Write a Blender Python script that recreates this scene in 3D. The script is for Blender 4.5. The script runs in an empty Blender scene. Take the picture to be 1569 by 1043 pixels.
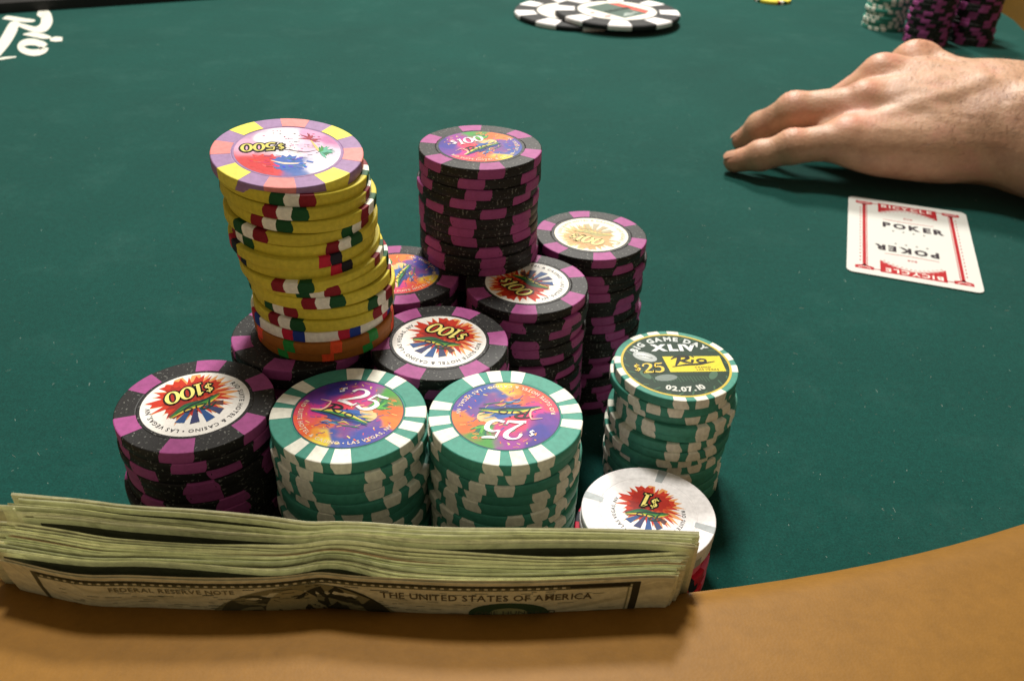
import bpy, math, random
import numpy as np
from mathutils import Matrix, Vector
random.seed(7); rng = np.random.default_rng(7)
MM = 0.001
sc = bpy.context.scene
COL = sc.collection

# ------------------------------------------------------------------ camera, world, lamps, exposure
PITCH, ROLL, FPX, CAMH = math.radians(33.05), math.radians(2.05), 1350.5, 203.3
_c, _s = math.cos(PITCH), math.sin(PITCH)
FW = np.array([0, _c, -_s]); _up = np.array([0, _s, _c]); _rt = np.array([1.0, 0, 0])
R2 = _rt*math.cos(ROLL) + _up*math.sin(ROLL); U2 = -_rt*math.sin(ROLL) + _up*math.cos(ROLL)
def unp(x, y, z):
    """photo measurement (1569 x 1043) -> point on the level plane z (mm)"""
    d = FW*FPX + R2*(x-784.5) - U2*(y-521.5)
    return np.array([0, 0, CAMH]) + d*((z-CAMH)/d[2])
cd = bpy.data.cameras.new('camera'); cam = bpy.data.objects.new('camera', cd); COL.objects.link(cam)
cam.matrix_world = Matrix(((R2[0], U2[0], -FW[0], 0), (R2[1], U2[1], -FW[1], 0), (R2[2], U2[2], -FW[2], CAMH*MM), (0, 0, 0, 1)))
cd.sensor_width = 36; cd.lens = 36*FPX/1569; cd.clip_start = 0.01; cd.clip_end = 50
cd.dof.use_dof = True; cd.dof.focus_distance = 0.232; cd.dof.aperture_fstop = 30
sc.camera = cam

w = bpy.data.worlds.new('World'); sc.world = w; w.use_nodes = True
w.node_tree.nodes['Background'].inputs[0].default_value = (1.0, 0.85, 0.64, 1)
w.node_tree.nodes['Background'].inputs[1].default_value = 0.23

def lamp(name, loc, target, size, power, col):
    ld = bpy.data.lights.new(name, 'AREA'); ld.shape = 'DISK'; ld.size = size; ld.energy = power; ld.color = col
    o = bpy.data.objects.new(name, ld); COL.objects.link(o); o.location = loc
    o.rotation_euler = (Vector(target)-Vector(loc)).to_track_quat('-Z', 'Y').to_euler()
    return o
lamp('ceiling_lamp', (-0.16, 0.95, 1.66), (0, 0.25, 0), 0.32, 27, (1.0, 0.965, 0.89))
lamp('ceiling_lamp', (0.10, 1.80, 1.42), (0, 0.25, 0), 0.34, 37, (1.0, 0.965, 0.89))
sc.view_settings.view_transform = 'Standard'; sc.view_settings.look = 'None'
sc.view_settings.exposure = 0; sc.view_settings.gamma = 1

# ------------------------------------------------------------------ helpers
def lin(r, g=None, b=None):
    v = np.array([r, g, b], float)/255.0
    return tuple(np.where(v <= 0.04045, v/12.92, ((v+0.055)/1.055)**2.4))
def tag(o, label=None, cat=None, group=None, kind=None):
    if label: o['label'] = label
    if cat: o['category'] = cat
    if group: o['group'] = group
    if kind: o['kind'] = kind
    return o
def link(name, me, parent=None):
    o = bpy.data.objects.new(name, me); COL.objects.link(o)
    if parent: o.parent = parent
    return o
def empty(name, loc=(0, 0, 0)):
    o = bpy.data.objects.new(name, None); COL.objects.link(o); o.location = loc; o.empty_display_size = .01; return o
def mesh(name, V, Fc, mats, smooth=False, mi=None, col=None):
    me = bpy.data.meshes.new(name)
    me.from_pydata((np.asarray(V, float)*MM).tolist(), [], [list(map(int, f)) for f in Fc])
    for m in (mats if isinstance(mats, (list, tuple)) else [mats]): me.materials.append(m)
    if mi is not None: me.polygons.foreach_set('material_index', np.asarray(mi, np.int32))
    if smooth: me.polygons.foreach_set('use_smooth', np.ones(len(me.polygons), bool))
    if col is not None:
        a = me.color_attributes.new('Col', 'FLOAT_COLOR', 'POINT')
        cc = np.ones((len(V), 4), np.float32); cc[:, :3] = np.asarray(col, np.float32)
        a.data.foreach_set('color', cc.ravel())
    me.update(); return me

class NT:
    def __init__(s, name):
        s.m = bpy.data.materials.new(name); s.m.use_nodes = True; s.n = s.m.node_tree.nodes; s.l = s.m.node_tree.links
        s.b = s.n['Principled BSDF']
    def node(s, t, **k):
        n = s.n.new(t)
        for a, v in k.items(): setattr(n, a, v)
        return n
    def noise(s, scale, detail=2, rough=.5, vec=None, dim=None):
        n = s.node('ShaderNodeTexNoise'); n.inputs['Scale'].default_value = scale; n.inputs['Detail'].default_value = detail
        n.inputs['Roughness'].default_value = rough
        if vec is not None: s.l.new(vec, n.inputs['Vector'])
        return n.outputs['Fac']
    def coord(s, which='Object'): return s.node('ShaderNodeTexCoord').outputs[which]
    def ramp(s, fac, stops):
        r = s.node('ShaderNodeValToRGB'); e = r.color_ramp.elements
        while len(e) < len(stops): e.new(.5)
        for q, (p, c) in zip(e, stops): q.position = p; q.color = (*c, 1) if len(c) == 3 else c
        s.l.new(fac, r.inputs[0]); return r.outputs[0]
    def mix(s, fac, a, b, mode='MIX'):
        m = s.node('ShaderNodeMix', data_type='RGBA', blend_type=mode)
        for i, v in ((0, fac), (6, a), (7, b)):
            if hasattr(v, 'links'): s.l.new(v, m.inputs[i])
            else: m.inputs[i].default_value = v if i == 0 else (*v, 1)
        return m.outputs[2]
    def bump(s, h, strength, dist):
        b = s.node('ShaderNodeBump'); b.inputs['Strength'].default_value = strength; b.inputs['Distance'].default_value = dist*MM
        s.l.new(h, b.inputs['Height']); s.l.new(b.outputs[0], s.b.inputs['Normal'])
    def set(s, **k):
        for a, v in k.items():
            i = s.b.inputs[a.replace('_', ' ')]
            if hasattr(v, 'links'): s.l.new(v, i)
            elif isinstance(v, tuple): i.default_value = (*v, 1)
            else: i.default_value = v
        return s.m

def clay(name, c, rough=.55, speck=None, vary=.10, specular=.20):
    """moulded chip clay: fine relief, small colour drift from chip to chip, optional pale flecks"""
    t = NT(name); co = t.coord()
    oi = t.node('ShaderNodeObjectInfo').outputs['Random']
    vf = t.ramp(oi, [(0, (1-vary,)*3), (1, (1+vary,)*3)])
    n = t.ramp(t.noise(700, 3, .6, co), [(.3, (.86,)*3), (.7, (1.08,)*3)])
    col = t.mix(1, t.mix(1, c, vf, 'MULTIPLY'), n, 'MULTIPLY')
    if speck:
        f = t.ramp(t.noise(1250, 1, .5, co), [(.64, (0,)*3), (.71, (1,)*3)])
        col = t.mix(f, col, speck)
    grime = t.ramp(t.noise(160, 3, .6, co), [(.35, (.95,)*3), (.65, (1,)*3)])
    col = t.mix(1, col, grime, 'MULTIPLY')
    t.bump(t.noise(2200, 2, .6, co), .25, .12)
    return t.set(Base_Color=col, Roughness=rough, Specular_IOR_Level=specular)
def printed(name, rough=.5):
    t = NT(name); a = t.node('ShaderNodeVertexColor', layer_name='Col').outputs[0]
    n = t.ramp(t.noise(900, 3, .6, t.coord()), [(.3, (.90,)*3), (.7, (1.05,)*3)])
    return t.set(Base_Color=t.mix(1, a, n, 'MULTIPLY'), Roughness=rough, Specular_IOR_Level=.15)

M = {}
M['black'] = clay('black clay', lin(36, 35, 35), .50, (.17, .17, .155), .15)
M['magenta'] = clay('magenta clay', lin(164, 78, 138), .55)
M['teal'] = clay('teal clay', lin(74, 152, 134), .55)
M['ivory'] = clay('ivory clay', lin(242, 240, 226), .55, None, .06)
M['yellow'] = clay('yellow clay', lin(214, 198, 66), .55, None, .07)
M['maroon'] = clay('maroon clay', lin(135, 26, 40), .55)
M['green'] = clay('dark green clay', lin(24, 82, 44), .55)
M['navy'] = clay('dark navy clay', lin(32, 32, 44), .55)
M['blue'] = clay('blue clay', lin(34, 62, 150), .55)
M['orange'] = clay('orange clay', lin(160, 98, 36), .55, None, .05)
M['vermilion'] = clay('vermilion clay', lin(240, 84, 44), .55)
M['leaf'] = clay('bright green clay', lin(44, 150, 66), .55)
M['lavender'] = clay('lavender clay', lin(162, 128, 172), .55)
M['salmon'] = clay('salmon clay', lin(236, 144, 140), .55)
M['lemon'] = clay('lemon clay', lin(242, 230, 92), .55)
M['white'] = clay('white clay', lin(240, 236, 236), .55, None, .03)
M['grey'] = clay('grey clay', lin(178, 184, 186), .55)
M['red'] = clay('red clay', lin(196, 34, 62), .55)
M['pink'] = clay('pink clay', lin(226, 110, 150), .55)
M['print'] = printed('printed inlay')
M['ink'] = printed('printed ink', .4)

# ------------------------------------------------------------------ flat print builder
def cat_rom(P, n):
    P = np.asarray(P, float)
    if len(P) == 2: return np.array([P[0]+(P[1]-P[0])*t for t in np.linspace(0, 1, n+1)])
    Q = np.vstack([2*P[0]-P[1], P, 2*P[-1]-P[-2]]); out = []
    for i in range(1, len(Q)-2):
        for t in np.arange(n)/n:
            p0, p1, p2, p3 = Q[i-1:i+3]
            out.append(.5*((2*p1)+(-p0+p2)*t+(2*p0-5*p1+4*p2-p3)*t*t+(-p0+3*p1-3*p2+p3)*t**3))
    out.append(P[-1]); return np.array(out)
_gl = {}
def glyph(ch, bold=0):
    key = (ch, bold)
    if key not in _gl:
        cu = bpy.data.curves.new('glyph', 'FONT'); cu.body = ch; cu.size = 1; cu.resolution_u = 2; cu.offset = .016+bold
        ob = bpy.data.objects.new('glyph', cu); COL.objects.link(ob)
        bpy.context.view_layer.update()
        dg = bpy.context.evaluated_depsgraph_get(); me = bpy.data.meshes.new_from_object(ob.evaluated_get(dg))
        V = np.array([v.co[:2] for v in me.vertices]).reshape(-1, 2); Fc = [list(p.vertices) for p in me.polygons]
        wd = (V[:, 0].max() if len(V) else .3)
        bpy.data.objects.remove(ob); bpy.data.curves.remove(cu); bpy.data.meshes.remove(me)
        _gl[key] = (V, Fc, wd)
    return _gl[key]
class Print:
    def __init__(s): s.V = []; s.F = []; s.C = []; s.n = 0
    def raw(s, V, Fc, col):
        V = np.asarray(V, float); s.V.append(V); s.F += [[i+s.n for i in f] for f in Fc]
        col = np.asarray(col, float); s.C.append(np.tile(col, (len(V), 1)) if col.ndim == 1 else col); s.n += len(V)
    def poly(s, P, col, z):
        P = np.asarray(P, float); c = P.mean(0); n = len(P)
        V = np.vstack([P, c]); V = np.c_[V, np.full(n+1, z)]
        s.raw(V, [[i, (i+1) % n, n] for i in range(n)], col)
    def ngon(s, P, col, z):
        P = np.asarray(P, float); s.raw(np.c_[P, np.full(len(P), z)], [list(range(len(P)))], col)
    def ell(s, c, a, b, col, z, rot=0, n=28):
        t = np.linspace(0, 2*np.pi, n+1)[:-1]; x, y = a*np.cos(t), b*np.sin(t)
        s.poly(np.c_[c[0]+x*math.cos(rot)-y*math.sin(rot), c[1]+x*math.sin(rot)+y*math.cos(rot)], col, z)
    def strip(s, P, wd, col, z, n=6, T=None):
        C = cat_rom(P, n) if len(P) > 2 else cat_rom(P, 2); k = len(C)
        wd = np.interp(np.linspace(0, 1, k), np.linspace(0, 1, len(np.atleast_1d(wd))), np.atleast_1d(wd)) if np.ndim(wd) else np.full(k, wd)
        d = np.gradient(C, axis=0); d /= np.linalg.norm(d, axis=1)[:, None]+1e-9; nn = np.c_[-d[:, 1], d[:, 0]]
        A, B = C+nn*wd[:, None]/2, C-nn*wd[:, None]/2
        V = np.vstack([A, B]); V = T(V) if T else V
        s.raw(np.c_[V, np.full(2*k, z)], [[i, i+k, i+k+1, i+1] for i in range(k-1)], col)
    def ring(s, r0, r1, col, z, n=64):
        t = np.linspace(0, 2*np.pi, n+1)[:-1]; d = np.c_[np.cos(t), np.sin(t)]
        s.raw(np.c_[np.vstack([d*r0, d*r1]), np.full(2*n, z)], [[i, i+n, (i+1) % n+n, (i+1) % n] for i in range(n)], col)
    def grid(s, r, fn, z, nr=40, nt=150):
        t = np.linspace(0, 2*np.pi, nt+1)[:-1]; rr = np.linspace(0, r, nr+1)[1:]
        X = np.concatenate([[0], (rr[:, None]*np.cos(t)).ravel()]); Y = np.concatenate([[0], (rr[:, None]*np.sin(t)).ravel()])
        Fc = [[0, 1+i, 1+(i+1) % nt] for i in range(nt)]
        for j in range(nr-1):
            a, b = 1+j*nt, 1+(j+1)*nt
            Fc += [[a+i, b+i, b+(i+1) % nt, a+(i+1) % nt] for i in range(nt)]
        s.raw(np.c_[X, Y, np.full(len(X), z)], Fc, fn(X/r, Y/r))
    def text(s, txt, size, col, z, T, sp=.06, sx=1.0, shear=0.0, space=.3, bold=0):
        x = 0
        for ch in txt:
            if ch == ' ': x += space*size*sx; continue
            V, Fc, wd = glyph(ch, bold); V = V*size; V = np.c_[V[:, 0]*sx+x+shear*V[:, 1], V[:, 1]]
            s.raw(np.c_[T(V), np.full(len(V), z)], Fc, col); x += wd*size*sx+sp*size
        return x
    def arc_text(s, txt, r, size, a0, a1, col, z, out=True, bold=0):
        """letters set round a circle: clockwise with tops outward, or counter-clockwise with tops inward"""
        ws = [(.32 if ch == ' ' else glyph(ch)[2]+.1) for ch in txt]; tot = sum(ws); x = 0
        for ch, wd in zip(txt, ws):
            a = math.radians(a0+(a1-a0)*(x+wd/2)/tot); x += wd
            if ch == ' ': continue
            V, Fc, g = glyph(ch, bold); V = V*size-np.array([g*size/2, 0])
            rot = a-math.pi/2 if out else a+math.pi/2
            c, q = math.cos(rot), math.sin(rot)
            P = np.c_[V[:, 0]*c-V[:, 1]*q+r*math.cos(a), V[:, 0]*q+V[:, 1]*c+r*math.sin(a)]
            s.raw(np.c_[P, np.full(len(P), z)], Fc, col)
    def mesh(s, name, mat, fmap=None):
        V = np.vstack(s.V); V = fmap(V) if fmap else V
        return mesh(name, V, s.F, mat, col=np.vstack(s.C))

# hand-drawn serif numerals (height 1) as strokes: (points, widths)
NUM = {
 '1': (.42, [([(.22, .0), (.22, 1.0)], [.17, .17]), ([(.03, .80), (.14, .88), (.25, .99)], [.06, .1, .1]), ([(.04, .03), (.40, .03)], [.07, .07])]),
 '0': (.72, [([(.36+.27*math.sin(a), .5+.46*math.cos(a)) for a in np.linspace(0, 2*np.pi, 17)], [.08, .20, .08, .20, .08])]),
 '2': (.70, [([(.08, .70), (.14, .90), (.34, .97), (.54, .86), (.55, .66), (.36, .38), (.08, .07)], [.12, .08, .08, .17, .18, .12, .07]), ([(.05, .07), (.30, .09), (.62, .07)], [.13, .15, .12]), ([(.62, .05), (.66, .22)], [.1, .05])]),
 '5': (.66, [([(.16, .95), (.36, .92), (.60, .96)], [.10, .13, .09]), ([(.17, .95), (.12, .56)], [.08, .08]), ([(.12, .56), (.34, .62), (.55, .48), (.53, .20), (.32, .05), (.06, .12)], [.07, .10, .17, .18, .10, .12])]),
 '$': (.50, [([(.36, .80), (.22, .88), (.09, .76), (.22, .60), (.36, .46), (.24, .30), (.07, .38)], [.07, .08, .10, .13, .10, .08, .07]), ([(.22, 1.0), (.22, .2)], [.05, .05])]),
}
def numerals(p, txt, h, org, rot, fill, edge, z, slant=.18, ow=.18):
    """txt centred on org, reading along rot (degrees)"""
    tot = sum(NUM[c][0] for c in txt)*h; a = math.radians(rot); ca, sa = math.cos(a), math.sin(a)
    for lay in ((1, 0) if edge is not None else (0,)):
        x = -tot/2
        for ch in txt:
            wd, st = NUM[ch]
            def T(V, x=x): 
                V = V*h; X = V[:, 0]+x+slant*(V[:, 1]-h/2); Y = V[:, 1]-h/2
                return np.c_[org[0]+X*ca-Y*sa, org[1]+X*sa+Y*ca]
            for P, ww in st:
                P = np.asarray(P, float); ww = np.asarray(ww)+(ow if lay else 0)
                if lay:
                    d0, d1 = P[0]-P[1], P[-1]-P[-2]
                    P = np.vstack([P[0]+d0/np.linalg.norm(d0)*ow/2, P[1:-1], P[-1]+d1/np.linalg.norm(d1)*ow/2])
                p.strip(P, ww, edge if lay else fill, z-(.015 if lay else 0), 5, T)
            x += wd*h

def rio_script(p, org, rot, s, cols, z, fat=1.0):
    """brush-drawn word Rio with a long underline, about 2.2 s long"""
    a = math.radians(rot); ca, sa = math.cos(a), math.sin(a)
    T = lambda V: np.c_[org[0]+s*(V[:, 0]*ca-V[:, 1]*sa), org[1]+s*(V[:, 0]*sa+V[:, 1]*ca)]
    c0, c1, c2 = cols
    p.strip([(-.95, .30), (-.70, .46), (-.30, .50), (-.12, .38), (-.30, .22), (-.62, .16)], np.array([.04, .10, .13, .14, .10, .05])*fat, c0, z, 6, T)
    p.strip([(-.52, .42), (-.66, .12), (-.86, -.22)], np.array([.12, .12, .05])*fat, c0, z+.004, 5, T)
    p.strip([(-.50, .18), (-.30, .02), (.00, -.06)], np.array([.12, .11, .04])*fat, c0, z+.008, 5, T)
    p.strip([(.06, .20), (-.02, -.02)], np.array([.10, .08])*fat, c1, z, 3, T)
    p.strip([(.10, .40), (.16, .44)], np.array([.10, .08])*fat, c1, z, 2, T)
    p.strip([(.45+.20*math.cos(t), .08+.13*math.sin(t)) for t in np.linspace(0, 2*np.pi, 11)], .085*fat, c1, z, 4, T)
    p.strip([(-1.05, -.30), (-.4, -.20), (.3, -.17), (1.05, -.02)], np.array([.03, .09, .11, .03])*fat, c2, z+.012, 6, T)

def anchors(A, soft=2.6, noise=.10):
    P = np.array([a[0] for a in A], float); Cc = np.array([lin(*a[1]) for a in A])
    def fn(x, y):
        xx = x+noise*np.sin(9*y+3*x)+noise*.6*np.sin(23*x+5); yy = y+noise*np.sin(8*x-2*y)+noise*.6*np.sin(19*y+2)
        d = (xx[:, None]-P[:, 0])**2+(yy[:, None]-P[:, 1])**2+.004
        ww = d**(-soft); return (ww@Cc)/ww.sum(1)[:, None]
    return fn
def pol(r, deg): return (r*math.cos(math.radians(deg)), r*math.sin(math.radians(deg)))

# ---- face designs; each returns (inlay mesh, [(child name, mesh), ...]) built round the chip centre at z = 0
def burst(p, c, r, col, z, seed, n=34, depth=.55, span=(0, 360), lim=12.7):
    q = random.Random(seed); P = []
    for i in range(n):
        a = span[0]+(span[1]-span[0])*i/n
        rr = r*(1 if i % 2 == 0 else 1-depth*q.uniform(.35, 1))*q.uniform(.82, 1.1)
        v = np.array((c[0]+pol(rr, a)[0], c[1]+pol(rr, a)[1])); L = np.linalg.norm(v); P.append(v*min(1, lim/L))
    p.poly(P, col, z)
INK = np.array(lin(28, 26, 30))
def face_splash(r, num, scale=1.0, white=(238, 234, 228), washed=0.0, nh=5.2):
    """upright: numeral on a red burst below the centre, script across, blue rays above, ring text round the top"""
    def cc(*c): 
        c = np.array(lin(*c)); return c*(1-washed)+np.array(lin(236, 214, 150))*washed  # blends a golden glare into the face colours
    p = Print(); p.grid(r, lambda x, y: np.tile(np.array(lin(*white)), (len(x), 1)), .03, 6, 64)
    k = scale
    burst(p, (0, -3.4*k), 11.6*k, cc(232, 160, 96), .05, 3, 54, .5, lim=12.6*k)
    burst(p, (0, -3.6*k), 10.4*k, cc(196, 50, 26), .07, 5, 56, .42, lim=12.3*k)
    burst(p, (1.5*k, -1.0*k), 6.0*k, cc(150, 34, 26), .09, 9, 30, .6)
    burst(p, (-3*k, -3*k), 4.6*k, cc(206, 78, 36), .10, 11, 26, .6)
    for a, c, ln in ((150, (96, 60, 60), 7.2), (124, (58, 66, 104), 8.4), (98, (44, 82, 140), 9.0), (72, (56, 62, 104), 8.6), (46, (44, 78, 132), 8.6), (22, (120, 58, 50), 7.8)):
        b0, b1 = pol(2.2*k, a-6), pol(2.2*k, a+6); t0, t1 = pol(ln*k, a-8.2), pol(ln*k*.95, a+8)
        p.ngon([b0, t0, t1, b1], cc(*c), .12)
    for dx, c, ww in ((-.9, (30, 92, 62), 1.5), (0, (70, 140, 52), 1.2), (.8, (222, 190, 70), .7)):
        p.strip([(-6.5*k, (-.6+dx*.5)*k), (-2*k, (1.2+dx)*k), (2.5*k, (1.0+dx)*k), (7.2*k, (2.9+dx*.4)*k)], [.1, ww*k, ww*1.1*k, .1], cc(*c), .14+.01*dx)
    rio_script(p, (.3*k, 1.4*k), 8, 5.0*k, (cc(28, 60, 48), cc(34, 30, 34), cc(30, 40, 52)), .17)
    burst(p, (-2*k, -5.0*k), 4.6*k, cc(176, 40, 24), .125, 15, 24, .35); burst(p, (3*k, -6.0*k), 4.0*k, cc(168, 36, 24), .127, 16, 24, .35)
    q = Print(); numerals(q, num, nh*k, (0, -5.0*k), 0, cc(248, 232, 130), cc(26, 22, 20), .21)
    q2 = Print(); q2.arc_text('RIO SUITE HOTEL & CASINO • LAS VEGAS, NV', 10.75*k, 1.75*k, 200, -20, cc(46, 44, 50), .08)
    return p.mesh('inlay', M['print']), [('numeral', q.mesh('numeral', M['ink'])), ('ring_text', q2.mesh('ring_text', M['ink']))]
def face_rainbow(r, num):
    A = [(pol(.82, 120), (62, 54, 150)), (pol(.75, 150), (104, 56, 150)), (pol(.6, 165), (206, 52, 140)), (pol(.85, 185), (222, 74, 96)),
         (pol(.8, 210), (226, 92, 52)), (pol(.85, 232), (232, 150, 56)), (pol(.93, 246), (232, 208, 70)), (pol(.75, 265), (58, 84, 164)),
         (pol(.85, 290), (48, 76, 160)), (pol(.8, 318), (84, 70, 160)), (pol(.85, 345), (232, 128, 56)), (pol(.7, 5), (226, 106, 50)), (pol(.85, 40), (70, 150, 62)),
         (pol(.62, 30), (64, 140, 70)), (pol(.85, 68), (150, 56, 150)), (pol(.45, 70), (196, 60, 124)), ((0, .12), (222, 62, 82)), ((-.3, .05), (228, 60, 110)),
         ((.1, -.35), (120, 70, 140)), ((-.25, -.35), (226, 110, 66)), ((.3, -.05), (90, 100, 140)), (pol(.95, 95), (70, 48, 140))]
    p = Print(); p.grid(r, anchors(A), .03, 40, 150)
    k = r/13.9
    for cx, cy, a, b, c, ro in ((-.5, -1.2, 4.6, 2.4, (52, 96, 168), .1), (2.2, -2.6, 3.6, 1.9, (62, 74, 150), -.4), (-1.5, -2.8, 3.6, 1.2, (96, 60, 120), -.3), (4.4, .4, 1.6, 2.3, (232, 184, 128), .5), (5.9, -1.4, 1.3, 1.8, (236, 196, 140), -.4)):
        p.ell((cx*k, cy*k), a*k, b*k, lin(*c), .05, ro)
    q0 = random.Random(4)
    for i in range(26):                                  # green and blue plume strokes
        a = q0.uniform(-10, 100); L = q0.uniform(2.2, 4.6)*k; o = np.array((6.2*k, 2.2*k))
        e = o+np.array(pol(L, a)); m = (o+e)/2+np.array((q0.uniform(-.5, .5), q0.uniform(-.5, .5)))
        p.strip([o, m, e], [.25*k, .8*k, .1], lin(*q0.choice([(46, 128, 60), (90, 176, 70), (38, 104, 84), (150, 200, 80)])), .06+.001*i, 4)
    for i in range(34):                                  # wavy water lines
        x0, y0 = q0.uniform(-7, 4)*k, q0.uniform(-5.5, .2)*k
        p.strip([(x0, y0), (x0+1.4*k, y0+q0.uniform(-.6, .6)*k), (x0+3*k, y0-.5*k)], [.1, .42*k, .1], lin(*q0.choice([(40, 92, 170), (30, 52, 120), (110, 170, 200), (226, 196, 90), (40, 120, 90)])), .09+.001*i, 4)
    for i in range(90):
        a, rr = q0.uniform(0, 360), 12.9*k*math.sqrt(q0.uniform(.02, 1)); x, y = pol(rr, a)
        base = q0.choice([(232, 96, 60), (236, 160, 70), (200, 60, 140), (70, 80, 160), (60, 130, 110), (240, 214, 120), (130, 60, 130)])
        e = (x+q0.uniform(-1.5, 1.5)*k, y+q0.uniform(-.9, .9)*k)
        if e[0]**2+e[1]**2 < (13.2*k)**2: p.strip([(x, y), e], q0.uniform(.12, .38)*k, lin(*base), .048+.0002*i)
    for dy, c, ww in ((.8, (232, 206, 80), .8), (0, (52, 136, 72), 1.2), (-.9, (32, 66, 130), 1.3)):
        p.strip([(-9.6*k, (.4+dy*.3)*k), (-4*k, (-.4+dy)*k), (0, (-1.6+dy)*k), (5.4*k, (-4.6+dy*.6)*k)], [.1, ww*k, ww*k, .1], lin(*c), .13+.008*dy)
    rio_script(p, (-2.2*k, -.6*k), -24, 5.4*k, (lin(30, 34, 40), lin(24, 40, 60), lin(30, 30, 36)), .15)
    p.strip([(-9.8*k, .9*k), (-6.8*k, 1.0*k), (-5.6*k, 2.6*k), (-5.2*k, 4.2*k)], [.3, .55*k, .55*k, .25*k], lin(246, 190, 170), .16)
    p.strip([(-5.2*k, 4.2*k), (-8*k, 4.9*k)], [.4*k, .15*k], lin(246, 190, 170), .165)
    q = Print()
    if num == '$25':
        numerals(q, '25', 7.6*k, (2.8*k, 5.4*k), -26, lin(244, 238, 240), None, .19); numerals(q, '$', 3.4*k, (-3.0*k, 9.0*k), -26, lin(240, 234, 240), None, .19)
    else:
        numerals(q, num, 5.0*k, (2.0*k, 6.0*k), -36, lin(244, 238, 240), None, .19)
    q2 = Print(); q2.arc_text('RIO SUITE HOTEL & CASINO • LAS VEGAS, NV', 12.6*k, 1.6*k, 158, 338, lin(236, 214, 190), .10, False)
    p.ring(r-.25, r, lin(40, 60, 90), .045)
    return p.mesh('inlay', M['print']), [('numeral', q.mesh('numeral', M['ink'])), ('ring_text', q2.mesh('ring_text', M['ink']))]
def face_gold(r):
    DG = (22, 52, 34)
    p = Print(); p.grid(r, lambda x, y: np.tile(np.array(lin(*DG)), (len(x), 1)), .03, 5, 72)
    p.ring(r-.75, r, lin(206, 182, 70), .045)
    p.ngon([(-2.6, -4.4), (15.2, -4.1), (15.1, 4.4), (-3.6, 4.2)], lin(226, 206, 48), .06)
    p.ell((-9.2, 4.2), 4.0, 2.5, lin(178, 184, 182), .06, -.5); p.ell((-9.6, 4.8), 2.4, 1.2, lin(216, 220, 218), .07, -.5); p.strip([(-11.6, 4.9), (-9.2, 4.5), (-6.9, 3.3)], .3, lin(70, 84, 78), .08)
    p.ell((-4.6, -7.4), 3.6, 1.7, lin(120, 132, 126), .055, .15)
    for i in range(26): p.strip([pol(16.4, i*13.8), pol(16.0-.8*(i % 3), i*13.8+5)], .5, lin(58, 96, 70), .05)
    for i in range(18): p.strip([(-9+1.0*i, -6.6), (-8.4+1.0*i, -9.8+.3*(i % 4))], .3, lin(52, 88, 64), .05)
    for a in (208, 330): p.ell(pol(12.2, a), 2.6, 1.2, lin(70, 104, 80), .055, math.radians(a+90))
    rio_script(p, (5.6, 1.0), 4, 6.9, (lin(24, 26, 20),)*3, .09, 1.5)
    L1 = Print()
    for i, t in enumerate(('CASINO', 'LAS VEGAS')): L1.text(t, 1.25, lin(30, 32, 22), .1, lambda V, i=i: V+np.array([5.6+i*.3, -2.3-i*1.25]), .12)
    L1.arc_text('BIG GAME DAY', 13.2, 3.3, 152, 34, lin(202, 208, 206), .1, True, .035)
    L1.text('XLIV', 4.9, lin(222, 226, 224), .1, lambda V: V+np.array([-5.8, 7.6]), .08, 1.15, bold=.05)
    L1.arc_text('02.07.10', 14.6, 3.3, 245, 298, lin(206, 208, 200), .1, False, .03)
    q = Print(); numerals(q, '$25', 5.2, (-9.0, -2.2), 4, lin(232, 200, 52), lin(30, 40, 28), .12, .1, .14)
    return p.mesh('inlay', M['print']), [('numeral', q.mesh('numeral', M['ink'])), ('lettering', L1.mesh('lettering', M['ink']))]
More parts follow.
